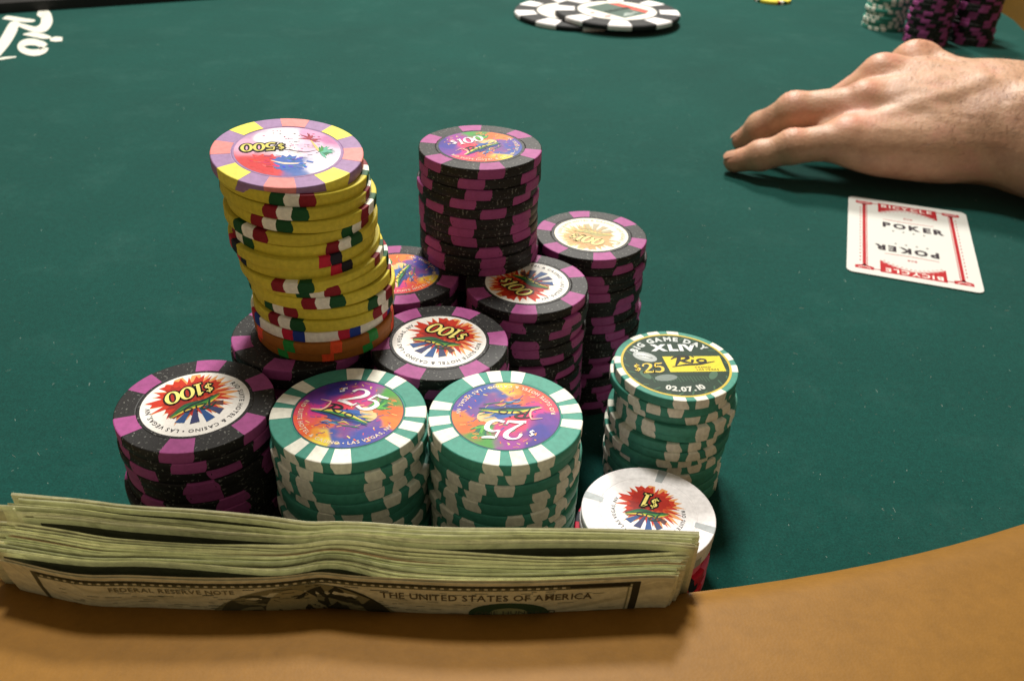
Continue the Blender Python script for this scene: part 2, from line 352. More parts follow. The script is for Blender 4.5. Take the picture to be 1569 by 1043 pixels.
def face_carnival(r):
    A = [((-.1, .62), (236, 226, 232)), ((.3, .75), (222, 160, 200)), ((-.5, .45), (240, 236, 238)), ((-.75, .1), (224, 170, 200)), ((0, .2), (240, 230, 236)), ((.35, .35), (226, 190, 216)),
         ((.7, .6), (196, 120, 170)), ((.8, .1), (224, 206, 226)), ((.85, -.3), (240, 232, 238)), ((-.55, -.6), (204, 60, 62)), ((-.2, -.75), (208, 62, 66)), ((.1, -.45), (60, 96, 176)), ((.35, -.7), (70, 104, 176)), ((.6, -.55), (226, 220, 232)), ((-.9, .5), (190, 150, 186)), ((0, -.1), (232, 224, 230))]
    p = Print(); p.grid(r, anchors(A, 3.0, .05), .03, 34, 130); k = r/13.5
    q0 = random.Random(8)
    for i in range(46): 
        x, y = q0.uniform(-8, 8)*k, q0.uniform(.5, 11)*k
        if x*x+y*y < (12.2*k)**2: p.ell((x, y), q0.uniform(.15, .4)*k, q0.uniform(.12, .3)*k, lin(*q0.choice([(60, 60, 66), (176, 70, 120), (120, 120, 126), (190, 100, 150)])), .05, 0, 7)
    burst(p, (-4*k, -7.6*k), 5.2*k, lin(206, 50, 54), .052, 2, 26, .35); burst(p, (1.4*k, -6.4*k), 4.4*k, lin(62, 100, 178), .056, 6, 30, .4)
    p.strip([(-3*k, -6*k), (1*k, -6.8*k), (6*k, -5.4*k)], [.2, .9*k, .3], lin(238, 214, 190), .065)
    for i in range(30):
        a = q0.uniform(-60, 120); L = q0.uniform(1.6, 4.0)*k; o = np.array((8.2*k, 1.0*k)); e = o+np.array(pol(L, a))
        p.strip([o, (o+e)/2+q0.uniform(-.3, .3), e], [.3*k, .9*k, .15], lin(*q0.choice([(52, 142, 72), (40, 120, 90), (96, 176, 150), (70, 150, 60)])), .06+.001*i, 3)
    for i in range(9):
        o = np.array((4.2*k, 7.6*k)); e = o+np.array(pol(q0.uniform(2, 4)*k, q0.uniform(-60, 200)))
        p.strip([o, (o+e)/2+q0.uniform(-.4, .4), e], [.3*k, .7*k, .1], lin(*q0.choice([(130, 24, 44), (160, 40, 60)])), .07+.001*i, 3)
    for i in range(40):
        x, y = q0.uniform(-9, 6)*k, q0.uniform(-9.5, -3.5)*k; c = (210, 60, 66) if x < -1.5*k else (58, 92, 172)
        c = tuple(int(max(0, min(255, v+q0.uniform(-40, 46)))) for v in c)
        if x*x+y*y < (12*k)**2: p.strip([(x, y), (x+q0.uniform(.6, 2)*k, y+q0.uniform(-.7, .7)*k)], q0.uniform(.25, .7)*k, lin(*c), .064+.0004*i)
    for i in range(30):
        x, y = q0.uniform(-6, 7)*k, q0.uniform(-3, 8)*k
        p.strip([(x, y), (x+q0.uniform(.8, 2.4)*k, y+q0.uniform(-.5, .8)*k)], q0.uniform(.12, .3)*k, lin(*q0.choice([(196, 120, 170), (150, 120, 150), (236, 214, 196), (120, 110, 124)])), .054)
    p.strip([(4.6*k, 7*k), (6.6*k, 3.6*k), (7.6*k, 1.6*k)], [.3*k, .8*k, .4*k], lin(222, 196, 120), .09)
    p.strip([(-8*k, -3.2*k), (-2*k, .4*k), (4*k, .2*k), (7*k, 2*k)], [.1, .3*k, .3*k, .1], lin(70, 60, 70), .09)
    q = Print(); numerals(q, '$500', 4.3*k, (-6.6*k, .6*k), 200, lin(226, 214, 110), lin(30, 26, 26), .16, .1, .22)
    return p.mesh('inlay', M['print']), [('numeral', q.mesh('numeral', M['ink']))]

# ------------------------------------------------------------------ chips
RC, TC = 19.5, 3.3
def chip_body(mat, r=RC, t=TC, n=72):
    b = .30; h = t-.04
    prof = [(r-b, 0), (r-b*.3, b*.3), (r, b), (r, h-b), (r-b*.3, h-b*.3), (r-b, h), (r-5.0, h), (r-5.25, h-.10), (r-5.5, h)]
    V, Fc = [], []; th = np.linspace(0, 2*np.pi, n+1)[:-1]
    for (pr, pz) in prof: V += [(pr*math.cos(a), pr*math.sin(a), pz) for a in th]
    for j in range(len(prof)-1):
        for i in range(n): Fc.append([j*n+i, j*n+(i+1) % n, (j+1)*n+(i+1) % n, (j+1)*n+i])
    m = len(V); V += [(0, 0, 0), (0, 0, h)]; q = (len(prof)-1)*n
    for i in range(n): Fc += [[m, (i+1) % n, i], [m+1, q+i, q+(i+1) % n]]
    me = mesh('poker_chip', V, Fc, mat); sm = np.zeros(len(Fc), bool); sm[:5*n] = True
    me.polygons.foreach_set('use_smooth', sm); return me
def spot_mesh(mat, a0, a1, rin=14.2, r=RC, t=TC, rag=2.0, arrow=0.0, seed=0, layer=0):
    """one moulded edge insert: from the rim face over the edge, its ends a little ragged"""
    q = random.Random(seed); b = .30; h = t-.04; e = .03+.012*layer
    prof = [(rin, h+e), (r-b, h+e), (r-b*.25+e*.5, h-b*.25+e*.5), (r+e, h-b), (r+e, h*.66), (r+e, h*.34), (r+e, b), (r-b*.3+e, b*.25)]
    sl = q.uniform(-rag, rag); sr = q.uniform(-rag, rag)
    V, Fc = [], []; k = 5
    for j, (pr, pz) in enumerate(prof):
        u = (pz/h)-.5; ar = arrow*(1-abs(u)*2)
        l = a0+(sl*u*2 if j > 1 else sl) - (ar if j > 2 else 0)+q.uniform(-.35, .35); g = a1+(sr*u*2 if j > 1 else sr)+(ar if j > 2 else 0)+q.uniform(-.35, .35)
        if j == 0: l, g = l+q.uniform(-1, 1), g+q.uniform(-1, 1)
        for a in np.radians(np.linspace(l, g, k)): V.append((pr*math.cos(a), pr*math.sin(a), pz))
    for j in range(len(prof)-1):
        for i in range(k-1): Fc.append([j*k+i, (j+1)*k+i, (j+1)*k+i+1, j*k+i+1])
    return mesh('edge_spot', V, Fc, mat)
def joined(meshes, angles, name):
    V, Fc, mats, mi = [], [], [], []
    for me, a in zip(meshes, angles):
        o = len(V); ca, sa = math.cos(a), math.sin(a)
        for v in me.vertices: V.append((1000*(v.co.x*ca-v.co.y*sa), 1000*(v.co.x*sa+v.co.y*ca), 1000*v.co.z))
        if me.materials[0] not in mats: mats.append(me.materials[0])
        for p in me.polygons: Fc.append([i+o for i in p.vertices]); mi.append(mats.index(me.materials[0]))
    return mesh(name, V, Fc, mats, mi=mi)

def kind(body, groups, per, rin=14.2, variants=3, rag=2.0, arrow=0.0):
    """groups: list of (material, centre offset deg, half width deg) repeated per times round the chip"""
    return dict(body=[chip_body(M[body])], per=per, spots=[[(spot_mesh(M[m], o-hw, o+hw, rin, rag=rag, arrow=arrow, seed=v*17+i*5+len(body), layer=i), 0) for i, (m, o, hw) in enumerate(groups)] for v in range(variants)])
TRI = [('ivory', -19.8, 6.1), ('ivory', 0, 6.1), ('ivory', 19.8, 6.1)]
KIND = {
 'black': kind('black', [('magenta', 0, 11.5)], 6, rag=2.2, arrow=1.2),
 'teal': kind('teal', TRI, 4, arrow=1.0),
 'teal_rim': kind('teal', TRI, 4, 17.4, arrow=1.0),
 'yellow': kind('yellow', [('maroon', -10.6, 5.2), ('ivory', 0, 5.2), ('green', 10.6, 5.2)], 4, arrow=1.8, rag=.6),
 'yellow_r': kind('yellow', [('green', -10.6, 5.2), ('ivory', 0, 5.2), ('maroon', 10.6, 5.2)], 4, arrow=1.8, rag=.6),
 'yellow_two': kind('yellow', [('red', -4.6, 4.5), ('navy', 4.6, 4.5)], 4, arrow=.6, rag=.6),
 'white_two': kind('ivory', [('red', -4.6, 4.5), ('blue', 4.6, 4.6)], 8, arrow=.6, rag=.6),
 'orange': kind('orange', [('vermilion', -17, 4.6), ('leaf', 17, 4.6)], 5, arrow=.2, rag=.5),
 'lavender': kind('lavender', [('lemon', 0, 11.0), ('salmon', 45, 11.0)], 4, 14.4, rag=2.0),
 'white': kind('white', [('grey', 0, 4.0)], 4, 13.6, rag=.5),
 'red': kind('red', [('pink', 0, 9.5), ('navy', 30, 6)], 6, rag=1),
}
ORD = ['topmost', 'second', 'third', 'fourth', 'fifth', 'sixth', 'seventh', 'eighth', 'ninth', 'tenth', 'eleventh', 'twelfth', 'thirteenth', 'fourteenth', 'fifteenth', 'sixteenth', 'seventeenth', 'eighteenth', 'nineteenth', 'twentieth']
def put_chip(kd, x, y, z, rot, label, group, tilt=(0, 0), variant=None, small=False):
    K = KIND[kd]; o = link('poker_chip', K['body'][0]); tag(o, label, 'poker chip', group)
    o.location = (x*MM, y*MM, z*MM); o.rotation_euler = (tilt[0], tilt[1], math.radians(rot))
    v = random.randrange(len(K['spots'])) if variant is None else variant
    if small:
        if 'small' not in K:
            K['small'] = joined([me for j in range(K['per']) for me, _ in K['spots'][0]], [2*math.pi*j/K['per'] for j in range(K['per']) for _ in K['spots'][0]], 'edge_spots')
        c = link('edge_spots', K['small'], o); c['kind'] = 'stuff'; return o
    for j in range(K['per']):
        for me, _ in K['spots'][v]:
            c = link('edge_spot', me, o); c.rotation_euler = (0, 0, 2*math.pi*j/K['per'])
    return o
def inlay(chip, face, rot):
    me, kids = face; o = link('inlay', me, chip); o.location = (0, 0, (TC-.04)*MM); o.rotation_euler = (0, 0, math.radians(rot)-chip.rotation_euler[2])
    for n, km in kids: link(n, km, o)
DESC = {'black': 'black chip', 'teal': 'teal chip', 'yellow': 'yellow chip', 'yellow_r': 'yellow chip',
        'yellow_two': 'yellow chip, red and dark spots', 'white_two': 'ivory chip, red and blue spots', 'orange': 'orange-brown chip', 'red': 'red chip', 'white': 'white chip', 'teal_rim': 'teal chip'}
def stack(kinds, x, y, where, group, toprot, z0=0, jit=.45, off=None, tilt=None, face=None, frot=0, toplabel=None, small=False, per=60, run=.3, pitch=TC):
    """kinds from the bottom up; every chip is its own thing"""
    n = len(kinds); base = random.uniform(0, per); top = None
    for i, kd in enumerate(kinds):
        ox, oy = off[i] if off else (x, y)
        last = i == n-1
        if random.random() > run: base += random.uniform(8, per)
        rot = toprot if last else base+random.uniform(-5, 5)
        j = 0 if last else jit
        k = n-1-i; lab = '%s, %s from top of %s' % (DESC.get(kd, kd), ORD[k], where)
        if k == 0: lab = toplabel or '%s, topmost of %s' % (DESC.get(kd, kd), where)
        o = put_chip(kd, ox+random.gauss(0, j), oy+random.gauss(0, j), z0+i*pitch, rot, lab, group, tilt[i] if tilt else (0, 0), 0 if last else None, small)
        top = o
    if face: inlay(top, face, frot)
    return top

F100 = face_splash(13.3, '$100'); F100_GLARE = face_splash(13.0, '$100', .98, (238, 232, 214), .55)
F25 = face_rainbow(13.9, '$25'); FR100 = face_rainbow(13.4, '$100'); FG = face_gold(17.5); F1 = face_splash(13.0, '$1', .90, (240, 236, 236), 0, 6.4); FC = face_carnival(13.6)
B20 = ['black']*20
stack(B20, -79.5, 176.8, 'the leftmost black stack', 'chips of the leftmost black stack', -86, face=F100, frot=215, toplabel='black chip with white 100 face and red burst, topmost of the leftmost black stack', per=60)
stack(['teal']*20, -40.4, 175.2, 'the left teal stack', 'chips of the left teal stack', 75, face=F25, frot=0, toplabel='teal chip with upright rainbow 25 face, topmost of the left teal stack', per=90)
stack(['teal']*20, -.9, 176.6, 'the right teal stack', 'chips of the right teal stack', 12, face=F25, frot=205, toplabel='teal chip with upside-down rainbow 25 face, topmost of the right teal stack', per=90)
stack(B20, -20.6, 209.6, 'the black stack behind both teal stacks', 'chips of the middle black stack', 7, face=F100, frot=157, toplabel='black chip with white 100 face, topmost of the stack behind both teal stacks', per=60)
stack(B20, 4.1, 245.2, 'the black stack in front of the raised black tower', 'chips of the black stack in front of the raised tower', 27, face=F100, frot=-48, toplabel='black chip with white 100 face, lying just in front of the raised black tower', per=60)
stack(B20, 26.6, 281.5, 'the rearmost black stack right of the raised tower', 'chips of the rearmost black stack', 40, face=F100_GLARE, frot=-24, toplabel='black chip with 100 face paled by painted golden glare, topmost of the rearmost black stack', per=60)
stack(B20, -60.2, 211.6, 'the black stack beneath the yellow tower', 'chips of the black stack beneath the yellow tower', 22, toplabel='black chip lying directly beneath the yellow tower', per=60)
stack(B20, -37.4, 248.2, 'the black stack right behind the yellow tower', 'chips of the black stack behind the yellow tower', 45, face=FR100, frot=100, toplabel='black chip with rainbow face peeking out right behind the yellow tower', per=60)
stack(B20, -14, 285, 'the hidden black stack under the raised tower', 'chips of the hidden black stack under the raised tower', 10, per=60)
stack(['black']*11, -12.2, 267.2, 'the raised black tower', 'chips of the raised black tower', 43, z0=66.05, jit=.55, face=FR100, frot=66, toplabel='black chip with rainbow 100 face, topmost of the raised black tower', per=60)
stack(['teal']*13+['teal_rim'], 52.2, 231.2, 'the short teal stack at the right', 'chips of the short teal stack', 17, face=FG, frot=4, toplabel='teal-rimmed chip with dark green face and yellow panel, topmost of the short stack', jit=.7, per=90)
stack(['red']*5+['white']*2, 41.4, 188.4, off=[(40.3, 187.9), (40.6, 187.6), (40.2, 188.0), (40.4, 187.7), (40.0, 188.2), (41.5, 188.3), (41.4, 188.4)], where='the low stack at the right end of the cash', group='chips of the low stack by the cash', toprot=70, face=F1, frot=166, toplabel='white chip with red burst and numeral one, topmost of the low stack', per=60)
kA = ['orange', 'orange', 'white_two', 'yellow', 'yellow_r', 'yellow', 'yellow_r', 'yellow', 'yellow_two', 'yellow_two', 'yellow', 'yellow_r', 'yellow', 'yellow', 'yellow_r', 'lavender']
xA = [-54.3, -54.0, -54.2, -53.6, -53.2, -54.0, -54.4, -55.8, -56.8, -58.2, -57.4, -58.4, -58.0, -59.3, -59.2, -60.6]
yA = [215.4, 215.2, 215.6, 215.4, 216.0, 215.6, 216.4, 216.2, 217.4, 217.0, 218.2, 217.6, 218.6, 218.2, 219.0, 219.4]
stack(kA, 0, 0, 'the leaning yellow tower', 'chips of the leaning yellow tower', 52, z0=66.05, jit=.22, off=list(zip(xA, yA)), tilt=[(math.radians(.45*i)+random.uniform(-.004, .004), math.radians(-.12*i)) for i in range(16)], face=FC, frot=0,
      toplabel='lavender chip with yellow and salmon spots, topmost of the leaning yellow tower', per=90, run=.2, pitch=3.2)

# ------------------------------------------------------------------ the table
def felt_mat():
    t = NT('green felt'); co = t.coord()
    st = t.ramp(t.noise(9, 4, .6, co), [(.3, (.90,)*3), (.7, (1.08,)*3)])
    f = t.ramp(t.noise(1300, 3, .75, co), [(.3, (.66,)*3), (.72, (1.32,)*3)])
    g = t.ramp(t.noise(330, 3, .7, co), [(.3, (.86,)*3), (.7, (1.12,)*3)])
    col = t.mix(1, t.mix(1, t.mix(1, lin(12, 69, 62), st, 'MULTIPLY'), f, 'MULTIPLY'), g, 'MULTIPLY')
    du = t.ramp(t.noise(22, 6, .75, co), [(.52, (0,)*3), (.85, (.14,)*3)])        # chalky rub marks
    col = t.mix(du, col, lin(80, 124, 116))
    t.bump(t.noise(1500, 3, .75, co), .6, .3)
    return t.set(Base_Color=col, Roughness=.9, Specular_IOR_Level=.12, Sheen_Weight=.06, Sheen_Roughness=.5)
def vinyl_mat():
    t = NT('tan padded vinyl'); co = t.coord()
    st = t.ramp(t.noise(14, 4, .6, co), [(.3, (.88,)*3), (.7, (1.08,)*3)])
    g = t.ramp(t.noise(260, 4, .7, co), [(.3, (.90,)*3), (.7, (1.07,)*3)])
    sc_ = t.ramp(t.noise(70, 5, .75, co), [(.62, (1,)*3), (.74, (.84, .82, .80))])
    v = t.node('ShaderNodeTexVoronoi'); v.inputs['Scale'].default_value = 1500; t.l.new(co, v.inputs['Vector'])
    t.bump(t.mix(.5, v.outputs['Distance'], t.noise(120, 4, .6, co)), .16, .25)
    return t.set(Base_Color=t.mix(1, t.mix(1, t.mix(1, lin(138, 97, 36), st, 'MULTIPLY'), g, 'MULTIPLY'), sc_, 'MULTIPLY'), Roughness=.52, Specular_IOR_Level=.18)
M['felt'] = felt_mat(); M['vinyl'] = vinyl_mat()
table = empty('poker_table'); tag(table, 'poker table with green felt and a padded tan rail round its edge', 'poker table')
cx, cy, RR = -42.0, 601.2, 470.0
path = [(cx+RR*math.cos(a), cy+RR*math.sin(a)) for a in np.linspace(-math.pi, 0, 121)]
path += [(438, 690), (464, 780), (488, 870), (506, 950), (512, 1030), (490, 1130), (410, 1210), (290, 1260), (150, 1280), (-60, 1290), (-280, 1280), (-430, 1220), (-540, 1110), (-585, 980), (-585, 850), (-560, 730)]
path = np.array(path); npth = len(path)
tg = np.roll(path, -1, 0)-np.roll(path, 1, 0); tg /= np.linalg.norm(tg, axis=1)[:, None]; nrm = np.c_[tg[:, 1], -tg[:, 0]]
prof = [(-2, -1.0), (-3.5, 12), (-6.0, 26)]+[(9.6-16*math.cos(a), 32.2+16*math.sin(a)) for a in np.radians([0, 15, 30, 42, 53, 64, 76, 90])]+[(24, 49.6), (44, 51.0), (66, 50.4), (86, 46.5), (100, 38), (107, 24), (108, 4), (106, -30)]
V, Fc = [], []; k = len(prof)
for p0, nn in zip(path, nrm): V += [(p0[0]+nn[0]*u, p0[1]+nn[1]*u, z) for u, z in prof]
for i in range(npth):
    j = (i+1) % npth; Fc += [[i*k+q, j*k+q, j*k+q+1, i*k+q+1] for q in range(k-1)]
link('rail', mesh('rail', V, Fc, M['vinyl'], True), table)
fp = path+nrm*20; V = [(x, y, 0) for x, y in fp]+[(0, 600, 0)]
link('felt', mesh('felt', V, [[i, (i+1) % npth, npth] for i in range(npth)], M['felt']), table)

# painted word on the felt
lg = Print(); S = 6.035; W = lin(226, 226, 214)
def felt_poly(P, z): lg.ngon([unp(x/S, y/S, .25)[:2] for x, y in cat_rom(P+[P[0]], 4)[:-1]][::-1], W, z)
felt_poly([(20, 178), (60, 150), (130, 155), (220, 170), (322, 186), (300, 206), (200, 206), (100, 190)], .25)
def felt_strip(P, wd, z):
    C = cat_rom(P, 6); wd = np.interp(np.linspace(0, 1, len(C)), np.linspace(0, 1, len(wd)), wd); d = np.gradient(C, axis=0); d /= np.linalg.norm(d, axis=1)[:, None]; nn = np.c_[-d[:, 1], d[:, 0]]
    A = np.array([unp(x/S, y/S, .25)[:2] for x, y in C+nn*wd[:, None]/2]); B = np.array([unp(x/S, y/S, .25)[:2] for x, y in C-nn*wd[:, None]/2]); n = len(C)
    lg.raw(np.c_[np.vstack([A, B]), np.full(2*n, z)], [[i, i+1, i+n+1, i+n] for i in range(n-1)], W)
felt_strip([(350, 115), (415, 140), (432, 200), (400, 255), (330, 275), (240, 252), (160, 225)], [60, 105, 108, 90, 50, 44, 30], .30)
felt_strip([(190, 222), (130, 245), (80, 330), (20, 420), (-80, 520), (-200, 600)], [20, 100, 105, 100, 110, 60], .35)
felt_strip([(215, 322), (300, 322), (400, 340), (472, 350)], [10, 46, 48, 18], .40); felt_strip([(465, 372), (515, 366), (577, 366)], [24, 48, 36], .45)
felt_strip([(300+105*math.cos(a)+14*math.sin(a), 442+50*math.sin(a)) for a in np.linspace(0, 2*np.pi, 15)], [95, 60, 58, 56, 66, 60, 62, 58, 95], .50)
felt_strip([(-60, 560), (40, 540), (150, 528)], [10, 22, 10], .3)
link('felt_lettering', lg.mesh('felt_lettering', M['ink']), table)

# lint and flecks on the felt
V, Fc = [], []
M['lint'] = clay('pale lint', lin(176, 190, 180), .9)
for i in range(900):
    px, py = random.uniform(-60, 1620), random.uniform(60, 900); p = unp(px, py, 0)
    if p[1] > 900 or (p[0]+42)**2+(p[1]-601)**2 > 455**2: continue
    a = random.uniform(0, 6.28); L = random.choice([.1, .12, .15, .2, .2, .3, .3, .5, 1.0]); wd = random.uniform(.04, .10); d = np.array((math.cos(a), math.sin(a), 0)); e = np.array((-d[1], d[0], 0)); o = len(V)
    for sgn in (-1, 1): V += [p+d*L*sgn+e*wd, p+d*L*sgn-e*wd, p+d*L*sgn+np.array((0, 0, wd*1.6))]
    Fc += [[o, o+3, o+5, o+2], [o+2, o+5, o+4, o+1], [o, o+2, o+1], [o+3, o+4, o+5]]
lint = link('lint', mesh('lint', V, Fc, M['lint'])); tag(lint, 'pale flecks of lint scattered over the green felt', 'lint', kind='stuff')

# black tray at the far left edge of the table
t = NT('black plastic'); t.bump(t.noise(500, 2, .5, t.coord()), .1, .2); M['plastic'] = t.set(Base_Color=lin(14, 14, 16), Roughness=.65)
a, b = unp(-60, 26, 0)[:2], unp(255, 4, 0)[:2]; d = (b-a)/np.linalg.norm(b-a); nv = np.array((-d[1], d[0])); b = b+d*60
tr = empty('chip_tray', (*(a*MM), 0)); tag(tr, 'black tray at the far left edge of the felt, behind the white lettering', 'chip tray')
def box(name, o, du, dv, z0, z1, mat, parent, bev=1.5):
    P = [o, o+d*du, o+d*du+nv*dv, o+nv*dv]; c = sum(P)/4; V = [(*(q-a), z0) for q in P]+[(*(q-a), z1-bev) for q in P]+[(*((q-a)+(c-q)/np.linalg.norm(c-q)*bev), z1) for q in P]
    Fc = [[3, 2, 1, 0], [8, 9, 10, 11]]+[[i, (i+1) % 4, 4+(i+1) % 4, 4+i] for i in range(4)]+[[4+i, 4+(i+1) % 4, 8+(i+1) % 4, 8+i] for i in range(4)]
    return link(name, mesh(name, V, Fc, mat), parent)
LT = np.linalg.norm(b-a)
box('front_wall', a, LT, 8, 0, 9, M['plastic'], tr); box('rear_wall', a+nv*92, LT, 8, 0, 9, M['plastic'], tr); box('base', a+nv*8.2, LT, 83.6, 0, 3, M['plastic'], tr, .5)

# ------------------------------------------------------------------ the standing wad of banknotes
NB = 46
backP = [(22, 757), (120, 765), (200, 775), (300, 781), (400, 789), (470, 797), (510, 796), (560, 797), (620, 802), (700, 807), (850, 810), (1000, 813), (1072, 816)]
frontP = [(-4, 856), (110, 882), (200, 884), (300, 886), (400, 884), (450, 880), (490, 876), (540, 882), (600, 887), (700, 893), (800, 893), (900, 889), (1000, 885), (1034, 886)]
ZT = 60.0
def edge(P):
    W3 = np.array([unp(x, y, ZT) for x, y in P]); C = cat_rom(W3[:, :2], 6); s = np.r_[0, np.cumsum(np.linalg.norm(np.diff(C, axis=0), axis=1))]; s /= s[-1]
    return lambda u: np.c_[np.interp(u, s, C[:, 0]), np.interp(u, s, C[:, 1])]
eb, ef = edge(backP), edge(frontP)
NU = 81; U = np.linspace(0, 1, NU)
def bell(u, c, wd): return np.exp(-((u-c)/wd)**2)
gapf = {2: 1.7*bell(U, .30, .28)+.15, 4: .5*bell(U, .6, .25), 9: .5*bell(U, .3, .12)+.3*bell(U, .85, .1), 14: 5.6*bell(U, .2, .17)+1.8*bell(U, .5, .15)+6.2*bell(U, .82, .16)+.2, 20: .8*bell(U, .14, .1)+.8*bell(U, .7, .2),
        24: .5*bell(U, .4, .2), 28: .9*bell(U, .45, .16)+.3*bell(U, .9, .1), 34: 1.0*bell(U, .72, .14)+1.0*bell(U, .1, .1), 39: .6*bell(U, .55, .2), 44: 5.6*bell(U, .22, .20)+3.6*bell(U, .50, .06)+1.2*bell(U, .8, .2)}
BT = [random.choice([.2, .2, .25, .3, .35, .4, .5, .6, 1.0]) for _ in range(NB)]; BT[0] = 1.5; BT[1] = 1.0; BT[2] = .3; BT[3] = .9; BT[-1] = .3
T = np.zeros((NB, NU))
for i in range(1, NB): T[i] = T[i-1]+(BT[i]+BT[i-1])/2+.14+1.9*gapf.get(i, 0)
DEPU = T[-1].copy(); T /= T[-1]
zoff = rng.normal(0, .65, NB); zoff[:3] = (.5, .0, -.3); zoff[-1] = .3
# the edges drop and rise together in the bundles
ph = rng.uniform(0, 6.28, NB); ph = np.convolve(np.r_[ph, ph], np.ones(6)/6, 'same')[:NB]
uo = np.array([random.gauss(0, .016) for _ in range(NB)]); uo[-1] = 0
zprof_z = np.array([0, 28, 36, 45, 52, 60.0])/60
front_y = np.array([11.0, 10.5, 7.5, 3.4, 1.4, 0]); back_y = np.array([3.0, 1.8, 1.2, .7, .3, 0])
def bill_pt(i, u, v, lift=0.0):
    """point on note i: u along the long edge, v from the foot (0) to the top edge (1); lift towards the viewer"""
    u = np.asarray(u, float); v = np.asarray(v, float)
    u2 = u+uo[i]*(1-.75*u); uu = np.clip(u2, 0, 1); tt = np.interp(uu, U, T[i])
    P = eb(uu)*(1-tt)[:, None]+ef(uu)*tt[:, None]
    P[:, 0] += (u2-uu)*156
    yo = np.interp(v, zprof_z, front_y)*tt+np.interp(v, zprof_z, back_y)*(1-tt)
    z = 1.0+v*(ZT-1.0+zoff[i]+.45*np.sin(5*u+ph[i])+.25*np.sin(13*u+2*ph[i]))
    return np.c_[P[:, 0], P[:, 1]+yo-lift, z]
VV = np.array([0, .3, .5, .62, .72, .8, .87, .93, .965, .99]); NV = len(VV)
def bill_mat(name, c, edge_c=None):
    t = NT(name); co = t.coord(); oi = t.node('ShaderNodeObjectInfo').outputs['Random']
    vf = t.ramp(oi, [(0, (.80, .82, .78)), (1, (1.10, 1.08, 1.06))])
    n = t.ramp(t.noise(420, 4, .65, co), [(.3, (.8,)*3), (.7, (1.1,)*3)])
    mp = t.node('ShaderNodeMapping'); mp.inputs['Scale'].default_value = (14, 2400, 40); t.l.new(co, mp.inputs[0])
    ln = t.noise(1, 2, .6, mp.outputs[0]); lc = t.ramp(ln, [(.36, (.80, .80, .76)), (.5, (1.03,)*3)])
    t.bump(ln, .5, .25)
    return t.set(Base_Color=t.mix(1, t.mix(1, t.mix(1, c, vf, 'MULTIPLY'), n, 'MULTIPLY'), lc, 'MULTIPLY'), Roughness=.75, Specular_IOR_Level=.25)
M['paper'] = bill_mat('banknote paper', lin(216, 214, 178)); M['paper2'] = bill_mat('greenish banknote paper', lin(204, 206, 166)); M['paper3'] = bill_mat('reddish banknote paper', lin(180, 142, 112)); M['engraved_shade'] = bill_mat('engraved banknote face', lin(62, 64, 48))  # last one: dark printed ink, deepened to paint the shade inside the gaps
def bill_name(i):
    if i == 0: return 'rearmost banknote of the standing wad, its pale top edge nearest the chips'
    if i == 1: return 'second banknote from the rear of the standing wad'
    if i < 14: return '%s banknote from the rear, behind the widest dark gap of the wad' % ORD[i]
    if i == 14: return 'banknote bounding the widest dark gap of the wad on its near side'
    if i == 27: return 'banknote with a reddish top edge in the middle of the wad'
    if i < 34: return '%s banknote counted from the widest dark gap towards the viewer' % ORD[i-14]
    if i < 44: return '%s banknote counted from the front note back into the wad' % ORD[NB-1-i]
    if i == NB-1: return 'front banknote of the wad showing a dark portrait and border to the viewer'
    return 'banknote tucked close behind the front note of the wad'
uu, vv = np.meshgrid(U, VV, indexing='ij')
for i in range(NB):
    th = BT[i]*.90*19.0/DEPU; thg = np.repeat(th, NV)          # the thicker ones are notes folded double
    Fp = bill_pt(i, uu.ravel(), vv.ravel(), thg/2); Bp = bill_pt(i, uu.ravel(), vv.ravel(), -thg/2)
    rid = bill_pt(i, U, np.full(NU, .99), 0); rid[:, 2] += np.minimum(.45, .35*th+.08); rid[:, 1] += th*.12*np.sin(9*U+i)
    n = NU*NV; V = np.vstack([Fp, Bp, rid]); Fc = []
    for x in range(NU-1):
        for y in range(NV-1):
            q = x*NV+y; Fc += [[q, q+NV, q+NV+1, q+1], [n+q, n+q+1, n+q+NV+1, n+q+NV]]
        q = x*NV; Fc += [[q+NV-1, q+2*NV-1, 2*n+x+1, 2*n+x], [2*n+x, 2*n+x+1, n+q+2*NV-1, n+q+NV-1], [q, n+q, n+q+NV, q+NV]]
    for y in range(NV-1):
        q = (NU-1)*NV+y; Fc += [[y, y+1, n+y+1, n+y], [q, n+q, n+q+1, q+1]]
    m = M['paper3'] if i in (27,) else (M['paper2'] if i % 3 == 1 else M['paper'])
    o = link('banknote', mesh('banknote', V, Fc, [m, M['engraved_shade']], False, mi=[0 if i == NB-1 or any(q >= 2*n or VV[q % n % NV] > .98 or q % n // NV in (0, 1, NU-1, NU-2) for q in f) else 1 for f in Fc])); tag(o, bill_name(i), 'banknote', 'banknotes of the standing wad')
    if i == NB-1: front_bill = o
